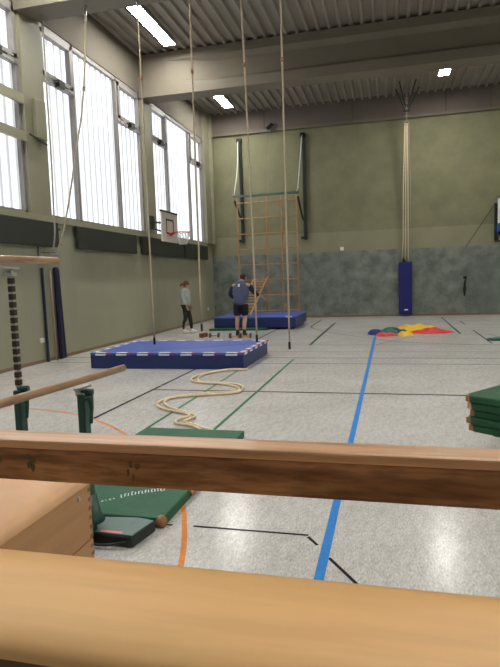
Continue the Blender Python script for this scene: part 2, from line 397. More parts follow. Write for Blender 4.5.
def window(idx, y0, y1):
    fr = MB(); x0, x1 = XL-.16, XL-.02
    z0, z1, zt = 3.08, 7.12, 6.03
    a, b = y0+1.33, y1-1.45
    for y in (y0+.03, a, b, y1-.03): fr.box((x0, y-.045, z0), (x1, y+.045, z1))
    fr.box((x0, y0, z1-.10), (x1, y1, z1)); fr.box((x0, y0, z0), (x1, y1, z0+.05))
    for p, q in ((y0, a), (b, y1)):
        fr.box((x0, p, zt-.06), (x1+.02, q, zt+.04))
        # tilting sash frame
        fr.box((x0+.03, p+.07, zt+.04), (x1+.03, p+.15, z1-.1)); fr.box((x0+.03, q-.15, zt+.04), (x1+.03, q-.07, z1-.1))
        fr.box((x0+.03, p+.07, z1-.2), (x1+.03, q-.07, z1-.1)); fr.box((x0+.03, p+.07, zt+.04), (x1+.03, q-.07, zt+.12))
    w = struct(fr.build('window_%d' % idx, M['winframe']))
    # corrugated glass: real shallow folds
    g = MB(); n = int(round((y1-y0)/.131)); pts = []
    for i in range(n+1):
        y = y0+(y1-y0)*i/n; pts.append((y, XL-.13 + (0.02 if i % 2 else 0)))
    vs = []; fs = []
    for (y, x) in pts: vs += [(x, y, z0), (x, y, z1)]
    for i in range(n): fs.append((2*i, 2*i+2, 2*i+3, 2*i+1))
    g.add(vs, fs); g.build('glass', M['pane'], w)
    for q in ((y0+a)/2, (b+y1)/2):
        op = MB(); op.box((XL-.02, q-.12, zt-.1), (XL+.10, q+.12, zt+.06)); op.bar((XL+.06, q-.3, zt-.02), (XL+.06, q+.3, zt-.02), .03, .03)
        op.build('opener', M['dark'], w, bevel=.01)
for i, (a, b) in enumerate(bays): window(i+1, a, b)
cs = MB(); cs.box((XL+.06, 10.32, 4.62), (XL+.14, 10.68, 5.40)); cs.build('casing', M['pillar'], bpy.data.objects['trim_10'], bevel=.01)
MB().bar((XL+.15, 10.05, 4.62), (XL+.17, 10.6, 4.52), .02, .03).build('strap', M['dark'], bpy.data.objects['trim_10'])
# cross rails over the nearest visible window
rl = MB()
for z in (5.31, 4.59): rl.box((XL+.0, 5.5, z-.10), (XL+.07, 10.06, z+.08))
rl.build('cross_rail', M['sill'], bpy.data.objects['window_3'])

# ---- ceiling: trapezoid sheet, ribs along Y
cl = MB(); x = XL-.3; prof = []
while x < XR+.3:
    prof += [(x, ZC+.085), (x+.035, ZC), (x+.095, ZC), (x+.13, ZC+.085)]; x += .29
vs = []; fs = []
for (px, pz) in prof: vs += [(px, YR-.3, pz), (px, YB+.3, pz)]
for i in range(len(prof)-1): fs.append((2*i, 2*i+1, 2*i+3, 2*i+2))
cl.add(vs, fs); cl.add([(XL-.3,YR-.3,ZC+.2),(XR+.3,YR-.3,ZC+.2),(XR+.3,YB+.3,ZC+.2),(XL-.3,YB+.3,ZC+.2)], [(0,1,2,3)])
struct(cl.build('ceiling', M['sheet']))
# ---- roof beams: I section with splayed flanges
for i, k in enumerate((-2, -1, 0, 1)):
    y0 = 10.0+5.65*k; y1 = y0+.6
    zb = 6.97; vs = []; fs = []
    secs = ((XL,.005), (XL+.9,.005), (XL+2.4,.13), (XR,.13))
    for sx, yi in secs:
        vs += [(sx,a,b) for a,b in ((y0,zb),(y1,zb),(y1,zb+.26),(y1-yi,zb+.36),(y1-yi,zb+.82),(y1,zb+.95),(y1,ZC),(y0,ZC),(y0,zb+.95),(y0+yi,zb+.82),(y0+yi,zb+.36),(y0,zb+.26))]
    for j in range(len(secs)-1):
        for q_ in range(12): fs.append((j*12+q_, j*12+(q_+1)%12, (j+1)*12+(q_+1)%12, (j+1)*12+q_))
    fs += [tuple(range(12)), tuple(range(36,48))]
    mb = MB().add(vs, fs)
    struct(mb.build('trim_%d' % (i+1), M['beam_paint']))
# dark rail under the near beam
# ---- radiator panels below the sill
for k, (a, b) in enumerate(((5.6,10.85),(11.62,14.72),(15.15,18.5),(18.62,21.15))):
    t = thing('radiator', {0:'dark green flat radiator under the sill at the left edge of the photo',1:'dark green flat radiator between the near pillar and the side basketball hoop',
        2:'dark green flat radiator directly behind the side basketball board',3:'dark green flat radiator on the left wall nearest the far corner'}.get(k, 'dark green flat radiator on the window wall behind the viewer'), 'radiator', (XL, (a+b)/2, 2.42), 'radiators under the windows')
    MB().box((XL+.07, a, 2.42), (XL+.15, b, 2.945)).build('panel', M['radiator'], t, bevel=.02)
    for y in (a+.25, b-.25): MB().box((XL, y-.03, 2.5), (XL+.08, y+.03, 2.85)).build('bracket', M['dark'], t)
    for z in (2.5, 2.82): MB().tube([(XL+.05, b-.04, z), (XL+.05, b+.2, z)], .018, 8).build('pipe', M['dark'], t)

# ---- door in the slate wall
d = struct(MB().box((2.75, YB-.035, .07), (4.6, YB-.02, 1.95)).build('door_1', M['slate_door']))
dh = MB(); dh.tube([(2.78, YB-.08, 1.42), (2.73, YB-.09, 1.2), (2.72, YB-.08, .95)], [.012,.03,.045,][0:3], 8); dh.tube([(2.72,YB-.08,.98),(2.72,YB-.08,.72)], [.05,.02], 8)
dh.box((2.68, YB-.06, 1.36), (2.80, YB-.035, 1.44))
dh.build('handle', M['dark'], d)
# ---- ceiling lamps
for k, (x, y0, y1) in enumerate(((-5.78,12.6,15.06),(-5.80,18.95,20.97),(8.5,1.4,3.9),(1.80,18.1,20.12),(-5.9,7.3,9.6),(1.85,7.3,9.6),(1.85,1.4,3.9),(-5.9,1.4,3.9),(8.5,18.5,20.6),(8.5,12.85,15.4),(8.5,7.3,9.6))):
    lab = {0:'lit strip lamp on the ceiling nearest the camera at top left', 1:'lit strip lamp behind the roof beam near the left wall windows', 3:'lit strip lamp on the ceiling above the hanging blue pad'}.get(k, 'lit strip lamp on the ceiling outside the view')
    t = thing('ceiling_lamp', lab, 'lamp', (x, (y0+y1)/2, ZC), 'strip lamps on the ceiling')
    h_ = MB(); h_.box((x-.18, y0, ZC-.03), (x+.18, y1, ZC))
    for a_, b_ in (((x-.18,y0),(x-.165,y1)),((x+.165,y0),(x+.18,y1)),((x-.165,y0),(x+.165,y0+.015)),((x-.165,y1-.015),(x+.165,y1))): h_.box((a_[0],a_[1],ZC-.10),(b_[0],b_[1],ZC-.03))
    h_.build('housing', M['winframe'], t)
    MB().box((x-.165, y0+.015, ZC-.096), (x+.165, y1-.015, ZC-.03)).build('diffuser', M['lamp'], t)

# ---- floor markings
def line(mb, p, q, wd=.05, z=.0015):
    p = Vector((p[0], p[1])); q = Vector((q[0], q[1])); d = (q-p).normalized(); n = Vector((-d.y, d.x))*wd/2
    mb.add([(p.x+n.x,p.y+n.y,z),(p.x-n.x,p.y-n.y,z),(q.x-n.x,q.y-n.y,z),(q.x+n.x,q.y+n.y,z)], [(0,1,2,3)])
def pline(mb, pts, wd=.05, z=.0015):
    for a, b in zip(pts, pts[1:]): line(mb, a, b, wd, z)
def arc(c, rad, a0, a1, n=32): return [(c[0]+rad*math.cos(R(a0+(a1-a0)*i/n)), c[1]+rad*math.sin(R(a0+(a1-a0)*i/n))) for i in range(n+1)]
L = MB(); line(L, (-.385, -4.9), (-.36, 15.1), .055, .003); L.build('blue_court_line', M['l_blue'], fl)
L = MB(); line(L, (-1.84, 4.3), (-1.84, 10.74), .042, .002); line(L, (-2.605, 4.3), (-2.60, 9.5), .042, .002)
L.build('green_court_line', M['l_green'], fl)
L = MB()
line(L, (-1.83,13.04), (-1.83,19.42), .06); line(L, (-2.48,18.08), (-2.47,21.02), .06)
line(L, (-3.43,17.87), (-2.6,21.0), .03) if False else None
L.build('dark_green_court_line', M['l_dkgreen'], fl)
L = MB()
line(L, (-3.45, 5.6), (-3.42, 17.87), .05)
line(L, (-3.42, 7.63), (1.6, 7.60), .05)
line(L, (-3.4,3.3), (-1.40,3.30), .022); line(L, (-1.26,3.31), (-.50,3.31), .022)
pline(L, [(-.50,3.29),(-.43,3.19)], .02); pline(L, [(-.345,3.05),(-.05,2.62)], .021)
line(L, (1.82,21.14), (1.80,15.42), .05); line(L, (1.55,19.3), (1.82,19.3), .05)
line(L, (2.26,19.45), (2.25,18.11), .04); line(L, (2.24,16.36), (2.21,13.23), .04)
L.build('black_court_line', M['l_black'], fl)
L = MB()
pline(L, [(-2.49,18.08),(-2.35,17.4),(-1.9,16.4),(-1.34,15.57),(-.7,14.7),(.24,13.6),(.9,13.3),(2.22,12.96),(4,12.8),(8,12.7)], .045)
pline(L, [(2.98,19.95),(3.18,19.09),(3.6,19.0)], .04); pline(L, [(2.45,15.27),(2.61,14.54),(3.2,14.1)], .04)
line(L, (-7,10.95), (XR,10.95), .06); line(L, (-7,11.95), (XR,11.75), .03); line(L, (-7, 13.1), (XR, 13.0), .03)
pline(L, [(-.3,13.1),(.6,14.8)], .03)
L.build('grey_court_line', M['l_grey'], fl)
L = MB(); line(L, (-7,10.22), (XR,10.22), .045); L.build('green_grey_court_line', M['l_dkgreen'], fl)
def smooth_path(pts, n=8):
    pts = [Vector(p) for p in pts]; out = []
    P = [2*pts[0]-pts[1]] + pts + [2*pts[-1]-pts[-2]]
    for i in range(1, len(P)-2):
        for k in range(n):
            t = k/n
            out.append(0.5*((2*P[i]) + (P[i+1]-P[i-1])*t + (2*P[i-1]-5*P[i]+4*P[i+1]-P[i+2])*t*t + (3*P[i]-P[i-1]-3*P[i+1]+P[i+2])*t**3))
    return out + [pts[-1]]
L = MB(); pline(L, smooth_path([(-6.9,5.6),(-6.3,6.05),(-5.5,6.28),(-4.59,6.27),(-3.85,6.08),(-3.29,5.76),(-2.75,5.31),(-2.2,4.75),(-1.78,4.2),(-1.47,3.66),(-1.31,3.28),(-1.2,2.97),(-1.10,2.6)], 6), .034, .0025)
L.build('orange_court_line', M['l_orange'], fl)
L = MB(); pline(L, [(-5.9,-4.9),(-5.95,9.2),(-6.02,12),(-6.05,21.9)], .04)
line(L, (-6.9,7.93), (6,7.93), .02); line(L, (-6.9,12.9), (-5.6,12.9), .03)
L.build('faded_court_line', M['l_pale'], fl)

# ================================================================== THINGS
# ---- hanging climbing ropes
ROPES = [(-4.57,.36,'leftmost of the four hanging climbing ropes, ending over the big blue mat'),
         (-3.56,.62,'second climbing rope from the left, hanging in front of the woman'),
         (-2.46,.40,'third climbing rope from the left, passing in front of the man and ladder'),
         (-1.83,.26,'rightmost climbing rope with black end, hanging clear of the blue mats')]
for i, (x, z, lab) in enumerate(ROPES):
    t = thing('climbing_rope', lab, 'rope', (x, 10.3, z), 'climbing ropes hanging from the ceiling beam')
    dx = {0: 0.0, 1: .03, 2: -.10, 3: .0}[i]
    pts = [(x + dx*(q/10)**1.5, 10.3, z+.14+(6.86-z-.14)*q/10) for q in range(11)]
    MB().tube(pts, .0165, 10).build('rope', M['rope'], t, smooth=True)
    MB().tube([(x,10.3,z),(x,10.3,z+.02),(x,10.3,z+.12),(x,10.3,z+.145)], [.016,.023,.023,.018], 12).build('end_cap', M['dark'], t, smooth=True)
    k = pts[7+(i==0)]; kz = 5.5
    kx = x + dx*((kz-z-.14)/(6.86-z-.14))**1.5
    MB().tube([(kx,10.3,kz-.04),(kx,10.3,kz),(kx,10.3,kz+.04)], [.024,.032,.024], 10).build('marker_knot', M['brown_leather'], t, smooth=True)
    c = MB(); c.box((x+dx-.03, 10.27, 6.84), (x+dx+.03, 10.33, 6.98)); c.tube([(x+dx-.05,10.3,6.9),(x+dx+.05,10.3,6.9)], .012, 8)
    c.build('clamp', M['steel'], t)
# ring ropes pulled to the wall
t = thing('ring_rope', 'thin greyish rope running down the near pillar to its wall hook', 'rope', (-6.62,10.3,2.35), 'ring ropes pulled to the pillar')
MB().tube(smooth_path([(-6.68,10.4,6.97),(-6.69,10.4,5.5),(-6.69,10.4,4.2),(-6.71,10.4,3.2),(-6.72,10.4,2.7),(-6.76,10.36,2.30)]), .018, 8).build('rope', M['grey_rope'], t, smooth=True)
t = thing('ring_rope', 'thin pale rope slanting down from the near roof beam to the wall hook', 'rope', (-6.5,10.3,2.35), 'ring ropes pulled to the pillar')
MB().tube(smooth_path([(-5.66,10.3,6.98),(-5.74,10.3,5.98),(-5.87,10.3,5.04),(-6.05,10.3,4.29),(-6.28,10.3,3.32),(-6.49,10.3,2.6),(-6.66,10.32,2.28)]), .018, 8).build('rope', M['rope'], t, smooth=True)
MB().tube([(-5.66,10.3,6.98),(-5.685,10.3,6.7)], .024, 8).build('steel_ferrule', M['steel'], t)
MB().tube([(-5.80,10.3,5.48),(-5.81,10.3,5.40)], .026, 8).build('marker_knot', M['brown_leather'], t)
t = thing('wall_hook', 'pale steel cleat on the pillar where the thin ropes are tied', 'hook', (XL, 10.3, 2.3))
q = MB(); q.box((XL+.0,10.24,2.15),(XL+.05,10.38,2.45)); q.tube([(XL+.04,10.3,2.3),(-6.66,10.3,2.28),(-6.63,10.3,2.36)], .018, 8); q.tube([(-6.74,10.16,2.25),(-6.74,10.46,2.25)], .018, 8)
q.build('cleat', M['steel'], t)

# ---- blue padding and pole at the pillar
o = MB().bar((-7.01,10.31,0), (-7.01,10.29,1.98), .04, .06, Vector((0,1,0))).build('padded_post', M['navy'], bevel=.012)
tag(o, 'narrow navy padded post standing at the wall left of the wooden pole', 'post')
t = thing('padded_post', 'wide navy padded post standing at the wall right of the wooden pole', 'post', (-6.99,10.8,0))
MB().bar((-6.97,10.75,0), (-6.97,10.73,2.0), .09, .12, Vector((0,1,0))).build('front_pad', M['navy'], t, bevel=.03)
MB().bar((-6.98,10.90,0), (-6.98,10.80,1.98), .06, .09, Vector((0,1,0))).build('side_pad', M['navy'], t, bevel=.03)
o = MB().tube([(-6.97,10.55,0),(-6.97,10.52,1.93)], .022, 10).build('wooden_pole', M['pole_wood'], smooth=True)
tag(o, 'slim wooden pole leaning on the wall between two navy padded posts', 'pole')
MB().box((XL+.0,10.11,.42),(XL+.03,10.25,.52)).build('wall_socket', M['cream'], bevel=.008)
tag(bpy.data.objects['wall_socket'], 'white socket box low on the left wall beside the navy posts', 'socket')
o = MB().box((XL,21.2,.42),(XL+.03,21.36,.52)).build('wall_socket', M['cream'], bevel=.008)
tag(o, 'white socket box low on the left wall near the far corner', 'socket')
o = MB().box((-1.84,YB-.08,2.59),(-1.70,YB,2.73)).build('alarm_box', M['white'], bevel=.015)
tag(o, 'small white box on the back wall at the top of the slate boards', 'alarm')
t = thing('floodlight', 'small dark floodlight on the lintel above the wooden climbing frame', 'lamp', (-4.4,YB-.12,7.5))
MB().bar((-4.55,YB-.32,7.40),(-4.35,YB-.22,7.58),.12,.14).build('housing', M['dark'], t, bevel=.01)
MB().tube([(-4.45,YB-.3,7.5),(-4.35,YB-.2,7.62),(-4.3,YB-.08,7.62)], .02, 8).build('bracket', M['steel'], t)
t = thing('smoke_detector', 'small reddish round detector on the ceiling near the right lamp', 'detector', (2.5,19.3,ZC-.08))
MB().tube([(2.5,19.3,ZC),(2.5,19.3,ZC-.04),(2.5,19.3,ZC-.12)], [.11,.11,.07], 14).build('base', M['cream'], t, smooth=False)
MB().ball((2.5,19.3,ZC-.13), .06).build('lens', M['hoop_red'], t, smooth=True)

# ---- swing-out climbing frame
t = thing('climbing_grid', 'tall wooden climbing frame of square openings with grey-green top bar', 'climbing frame', (-4.5,21.0,0))
XS = [-5.62, -5.05, -4.49, -3.91, -3.33]
for x in XS:
    o = MB().bar((x,21.0,.06),(x,21.0,4.70),.055,.04).build('post', M['frame_wood'], t, bevel=.008)
for k in range(8):
    z = .39+.587*k
    MB().tube([(XS[0]-.02,20.97,z),(XS[-1]+.02,20.97,z)], .019, 8).build('rung', M['frame_wood'], t, smooth=True)
MB().bar((-5.78,21.0,4.77),(-3.22,21.0,4.77),.075,.09).build('top_bar', M['bar_green'], t, bevel=.01)
for x in (-5.72, -3.27):
    MB().bar((x,21.0,4.60),(x+.02,YB-.15,3.86),.06,.06).build('swing_arm', M['bracket_green'], t)
    MB().ball((x,20.98,4.84), .055).build('hook', M['steel'], t, smooth=True)
for x, xr, s in ((-5.72,-5.74,'left'),(-3.27,-3.19,'right')):
    w_ = thing('wall_rail', 'tall dark green steel rail on the wall at the %s of the climbing frame' % s, 'wall rail', (xr,YB,3.05), 'steel rails that carry the climbing frame')
    q = MB(); q.box((xr-.04,YB-.14,3.08),(xr+.07,YB,7.15)); q.build('rail', M['bracket_green'], w_, bevel=.01)
    q = MB(); q.box((xr-.16,YB-.1,3.12),(xr+.04,YB-.02,3.2)); q.box((xr-.11,YB-.2,7.02),(xr+.09,YB-.02,7.16)); q.ring((xr-.03,YB-.22,7.08),.06,.02,'X'); q.build('pulley', M['dark'], w_)
    o = MB().tube(smooth_path([(xr-.02,YB-.26,7.05),(x+.02,21.5,5.9),(x,21.0,4.88)]), .018, 8).build('hoisting_cord', M['white'], smooth=True)
    tag(o, 'white cord from the %s wall rail down to the climbing frame top' % s, 'cord', 'hoisting cords of the climbing frame')
o = MB().tube([(-4.42,21.0,4.82),(-4.46,YB-.2,7.4)], .008, 6).build('hoisting_cord', M['grey_rope'])
tag(o, 'thin middle cord above the climbing frame below the small floodlight', 'cord', 'hoisting cords of the climbing frame')

# ---- far blue mat, green mats under it, ladder
def tapeblocks(mb, p, q, z, n, side, half=.5, wdt=.09, drop=.05):
    """white blocks wrapped over a top edge that runs from p to q; side = outward direction"""
    p = Vector(p); q = Vector(q); d = (q-p); L_ = d.length; d.normalize(); s = Vector(side)
    for i in range(n):
        a = p + d*L_*(i+.25)/n; b = p + d*L_*(i+.25+half)/n
        e = .002
        v = [a - s*wdt, b - s*wdt, b + s*e, a + s*e]
        mb.add([(c.x,c.y,z+e) for c in v], [(0,1,2,3)])
        v2 = [a+s*e, b+s*e]
        mb.add([(v2[0].x,v2[0].y,z+e),(v2[1].x,v2[1].y,z+e),(v2[1].x,v2[1].y,z-drop),(v2[0].x,v2[0].y,z-drop)], [(0,1,2,3)])
def softmat(name, label, x0,x1,y0,y1,z0,z1, tape=True):
    t = thing(name, label, 'mat', ((x0+x1)/2,(y0+y1)/2,z0))
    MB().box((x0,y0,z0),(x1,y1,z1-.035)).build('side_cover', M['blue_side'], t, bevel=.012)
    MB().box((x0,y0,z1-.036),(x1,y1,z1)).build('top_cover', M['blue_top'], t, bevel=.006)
    if tape:
        mb = MB(); nx = int(round((x1-x0)/.42)); ny = int(round((y1-y0)/.42))
        edges = [((x0,y0),(x1,y0),nx,(0,-1)),((x1,y0),(x1,y1),ny,(1,0)),((x0,y0),(x0,y1),ny,(-1,0)),((x0,y1),(x1,y1),nx,(0,1))]
        for p,q,n,s in edges: tapeblocks(mb, p, q, z1, n, s)
        mb.build('white_edge_blocks', M['white'], t)
        mb = MB()
        for p,q,n,s in edges: tapeblocks(mb, p, q, z1-.0006, n, s, .82, .03, .02)
        mb.build('red_edge_tape', M['red'], t)
        # crease shading across the top, laid on as a thin dark strip
        MB().bar((x0+.9,y0+.1,z1+.001),(x1-.05,y0+1.45,z1+.001),.012,.003).build('crease_shade', M['blue_side'], t)
    return t
softmat('landing_mat', 'large thick blue landing mat edged with white blocks, nearer of two', -5.55,-2.53,9.50,11.55,.0,.30)
t = softmat('landing_mat', 'thick blue landing mat lying under the climbing frame behind the man', -5.50,-2.84,17.15,19.55,.065,.40, False)
mb = MB(); tapeblocks(mb, (-3.24,17.15), (-2.86,17.15), .40, 1, (0,-1), .5, .12, .02); mb.build('white_corner_patch', M['white'], t)
for (a,b,y0,y1,lab) in ((-5.58,-3.72,16.85,18.2,'thin green mat poking out under the front of the far blue mat'),(-3.70,-2.95,17.6,18.6,'thin green mat hidden under the right half of the far blue mat'),(-5.4,-2.95,18.62,19.5,'thin green mat under the rear edge of the far blue mat')):
    o = MB().box((a,y0,0),(b,y1,.064)).build('gym_mat', M['green_vinyl'], bevel=.012); tag(o, lab, 'mat', 'thin green mats under the far blue mat')
t = thing('wooden_ladder', 'pale wooden ladder leaning up to the climbing frame beside the man', 'ladder', (-4.5,17.3,.40))
p0 = (-4.32,17.25,.445); p1 = (-4.50,20.92,1.66)
for s in (0, -.50):
    a = Vector(p0)+Vector((s,0,0)); b = Vector(p1)+Vector((s,0,0)); MB().bar(a, b, .035, .075).build('stile', M['ladder_wood'], t, bevel=.006)
for k in range(13):
    a = Vector(p0).lerp(Vector(p1), (k+.5)/13.3); MB().tube([a, a+Vector((-.50,0,0))], .02, 8).build('rung', M['ladder_wood'], t, smooth=True)

# ---- wooden handstand blocks on the floor
def block(x, y, rz, sc, lab):
    t = thing('handstand_block', lab, 'block', (0,0,0), 'wooden handstand blocks on the floor')
    for s in (-1, 1):
        MB().prism([(s*.17*sc-.03*sc,0),(s*.17*sc+.03*sc,0),(s*.17*sc+.022*sc,.17*sc),(s*.17*sc-.022*sc,.17*sc)], 'Y', -.11*sc, .11*sc).build('end_foot', M['block_wood'], t, bevel=.006)
    MB().tube([(-.18*sc,0,.07*sc),(.18*sc,0,.07*sc)], .022*sc, 10).build('grip', M['ladder_wood'], t, smooth=True)
    t.location = (x, y, 0); t.rotation_euler = (0,0,rz)
block(-4.80,14.95,R(4),.72,'small wooden handstand block behind the big blue mat, between woman and man')
block(-5.14,15.0,R(85),.7,'small wooden handstand block turned end-on, nearest the woman')
block(-4.14,14.75,R(0),.78,'small wooden handstand block in front of the left shoe of the man')
block(-3.83,14.75,R(5),.78,'small wooden handstand block in front of the right shoe of the man')

# ---- side basketball hoop on pillar
t = thing('basketball_hoop', 'small white basketball board on the left wall pillar with orange hoop', 'basketball hoop', (-6.99,15.9,3.2))
XB = -6.20
MB().box((XB-.02,14.84,2.75),(XB+.02,16.04,3.60)).build('board', M['board_white'], t, bevel=.004)
q = MB(); q.box((XB-.025,14.82,3.58),(XB+.03,16.06,3.63)); 
for (a,b,c,d_) in ((15.14,15.72,3.36,3.41),(15.14,15.72,2.98,3.03),(15.14,15.20,2.98,3.41),(15.66,15.72,2.98,3.41)): q.box((XB+.019,a,c),(XB+.023,b,d_))
q.build('black_marking', M['dark'], t)
q = MB(); q.ring((XB+.40,15.43,3.02),.225,.012,'Z',28); q.box((XB+.02,15.33,2.93),(XB+.05,15.53,3.04)); q.bar((XB+.04,15.36,3.02),(XB+.2,15.33,3.02),.02,.02); q.bar((XB+.04,15.5,3.02),(XB+.2,15.53,3.02),.02,.02)
q.bar((XB+.04,15.43,2.94),(XB+.19,15.43,3.0),.02,.02)
q.build('hoop_ring', M['hoop_red'], t, smooth=True)
q = MB()
for k in range(12):
    for dlt in (1,-1):
        pts = []
        for j in range(5):
            a = 2*PI*(k+.5*dlt*j)/12; rad = .225-.03*j; pts.append((XB+.40+rad*math.cos(a),15.43+rad*math.sin(a),3.01-.085*j))
        q.tube(pts, .006, 5)
q.build('net', M['net'], t)
q = MB(); q.bar((-6.99,15.9,3.42),(XB-.02,15.6,3.3),.05,.05); q.bar((-6.99,15.9,3.42),(XB-.02,15.25,3.3),.05,.05); q.bar((-6.99,15.9,3.25),(XB-.02,15.5,3.0),.04,.04); q.box((-6.995,15.78,3.2),(-6.92,16.05,3.6))
q.build('wall_bracket', M['bracket_green'], t)

# ---- right basketball board (mostly outside the frame)
t = thing('basketball_hoop', 'basketball board with blue padding at the right edge on the back wall', 'basketball hoop', (4.5,YB,2.8))
MB().box((3.70,20.98,2.92),(5.40,21.02,4.10)).build('board', M['pane'] if False else mat('clear_board', (0.45,0.48,0.45), 0.15), t)
q = MB(); q.box((3.66,20.95,2.98),(3.72,21.05,4.15)); q.box((5.38,20.95,2.90),(5.45,21.05,4.13)); q.box((3.66,20.95,4.09),(5.45,21.05,4.15)); q.build('board_frame', M['white'], t)
q = MB(); q.box((3.64,20.92,2.86),(5.48,21.08,2.98)); q.box((3.64,20.92,2.86),(3.79,21.08,3.24)); q.box((5.33,20.92,2.80),(5.48,21.08,3.20)); q.build('bottom_padding', M['bright_blue'], t, bevel=.02)
q = MB(); q.ring((4.52,20.56,3.05),.225,.012,'Z',28); q.box((4.42,20.76,2.98),(4.62,20.96,3.06)); q.build('hoop_ring', M['hoop_red'], t, smooth=True)
q = MB(); q.box((3.74,YB-.10,2.72),(3.86,YB-.021,4.05)); q.bar((3.8,YB-.08,3.9),(3.85,21.06,3.9),.05,.05); q.bar((3.8,YB-.08,2.85),(3.95,21.06,3.0),.05,.05)
q.build('wall_bracket', M['bracket_green'], t); q = MB()
q.box((5.2,YB-.12,2.72),(5.38,YB,4.15)); q.bar((5.3,YB-.1,4.0),(5.3,21.06,3.9),.06,.06)
q.build('wall_bracket', M['bracket_green'], t)
q = MB(); q.tube([(3.74,YB-.05,4.02),(2.75,YB-.04,2.50)], .009, 8); q.bar((3.72,YB-.2,2.68),(4.6,YB-.2,2.68),.04,.04); q.build('stay_rod', M['dark'], t)

# ---- rope bundle with blue padding
t = thing('wall_padding', 'tall royal blue padding hung on the back wall below gathered ropes', 'padding', (.6,YB-.1,.05))
MB().box((.36,YB-.17,.06),(.85,YB-.045,2.05)).build('pad', M['pad_blue'], t, bevel=.03, seg=3)
MB().box((.56,YB-.174,.22),(.69,YB-.169,.27)).build('white_label', M['white'], t)
MB().box((.48,YB-.14,2.04),(.62,YB-.05,2.20)).build('hanger', M['dark'], t)
for k, (xb, xt, y) in enumerate(((.48,.60,0),(.60,.645,0),(.72,.69,0),(.86,.74,0))):
    o = MB().tube([(min(xb,.83),YB-.11,2.052),(xb*.6+xt*.4,YB-.26,2.9),(xb*.5+xt*.5,YB-.4,4.6),(xt,21.42,6.98)], [.019]*4 if k != 3 else [.010]*4, 8).build('gathered_rope', M['pale_rope'] if k<3 else M['grey_rope'], smooth=True)
    tag(o, ['leftmost gathered rope above the blue wall padding','second gathered rope from the left above the blue wall padding','third gathered rope from the left above the blue wall padding','thin rightmost gathered cord above the blue wall padding'][k], 'rope', 'ropes gathered above the blue padding')
t = thing('hoist_chain', 'steel chain with rings holding the gathered ropes under the ceiling', 'chain', (.66,21.4,6.9))
z = 6.98; k = 0
while z < ZC+.02:
    MB().ring((.66,21.4,z),.035 if k % 5 else .075,.010,'X' if k % 2 else 'Y',12,6).build('chain_link', M['chain'], t, smooth=True); z += .055 if k % 5 else .085; k += 1
t = thing('hoist_trestle', 'dark green triangular steel frame on the ceiling around the hoist chain', 'frame', (.66,21.3,ZC))
for a, b in (((.28,21.3,ZC),(.61,21.36,7.40)),((1.10,21.3,ZC),(.71,21.36,7.40)),((.40,20.5,ZC),(.62,21.32,7.52)),((.95,20.5,ZC),(.70,21.32,7.52))):
    MB().bar(a, b, .035, .035).build('strut', M['bracket_green'], t)
MB().bar((.54,21.34,7.38),(.78,21.34,7.38),.05,.05).build('cross_bar', M['bracket_green'], t)

# ---- doubled rope snaking over the floor
path = [(-2.50,9.38),(-2.75,9.35),(-2.97,9.10),(-3.10,8.70),(-3.03,8.32),(-2.85,8.14),(-2.46,8.08),(-2.20,7.90),(-2.09,7.64),(-2.14,7.42),(-2.55,7.27),(-2.90,7.02),(-2.93,6.72),(-2.74,6.43),(-2.42,6.22),(-2.26,6.06),(-2.32,5.80),(-2.10,5.66),(-1.92,5.50),(-1.84,5.42)]
sp = smooth_path([(a,b) for a,b in path], 6)
q = MB(); off = .036
def offs(sp, o_):
    out = []
    for i, p in enumerate(sp):
        d = (sp[min(i+1,len(sp)-1)]-sp[max(i-1,0)]).normalized(); out.append(Vector((p.x-d.y*o_*(1+.5*math.sin(i*.35)), p.y+d.x*o_*(1+.5*math.sin(i*.35)), .022)))
    return out
A_ = offs(sp, off); B_ = offs(sp, -off)
s0 = sp[0]; loop = [Vector((s0.x+.05, s0.y+.03, .022))]
q.tube(A_[::-1]+loop+B_, .017, 8)
o = q.build('floor_rope', M['pale_rope'], smooth=True)
tag(o, 'long cream rope laid doubled in S-curves in front of the big blue mat', 'rope')

# ---- woman and man
def figure(name, J, E_, mt, parent, root=0, sub=2):
    me = bpy.data.meshes.new(name); off = world_of(parent)
    me.from_pydata([tuple(Vector(j[:3])-off) for j in J], E_, []); me.update()
    ob = bpy.data.objects.new(name, me); COL.objects.link(ob); ob.parent = parent
    md = ob.modifiers.new('skin', 'SKIN'); md.use_smooth_shade = True
    sv = me.skin_vertices[0].data
    for i, j in enumerate(J):
        r = j[3]; sv[i].radius = (r, j[4] if len(j) > 4 else r); sv[i].use_root = (i == root)
    sb = ob.modifiers.new('sub', 'SUBSURF'); sb.levels = sub; sb.render_levels = sub
    dg = bpy.context.evaluated_depsgraph_get(); dg.update()
    nm = bpy.data.meshes.new_from_object(ob.evaluated_get(dg)); nm.name = name
    ob.modifiers.clear(); ob.data = nm; nm.materials.clear(); nm.materials.append(mt)
    nm.polygons.foreach_set('use_smooth', [True]*len(nm.polygons))
    return ob
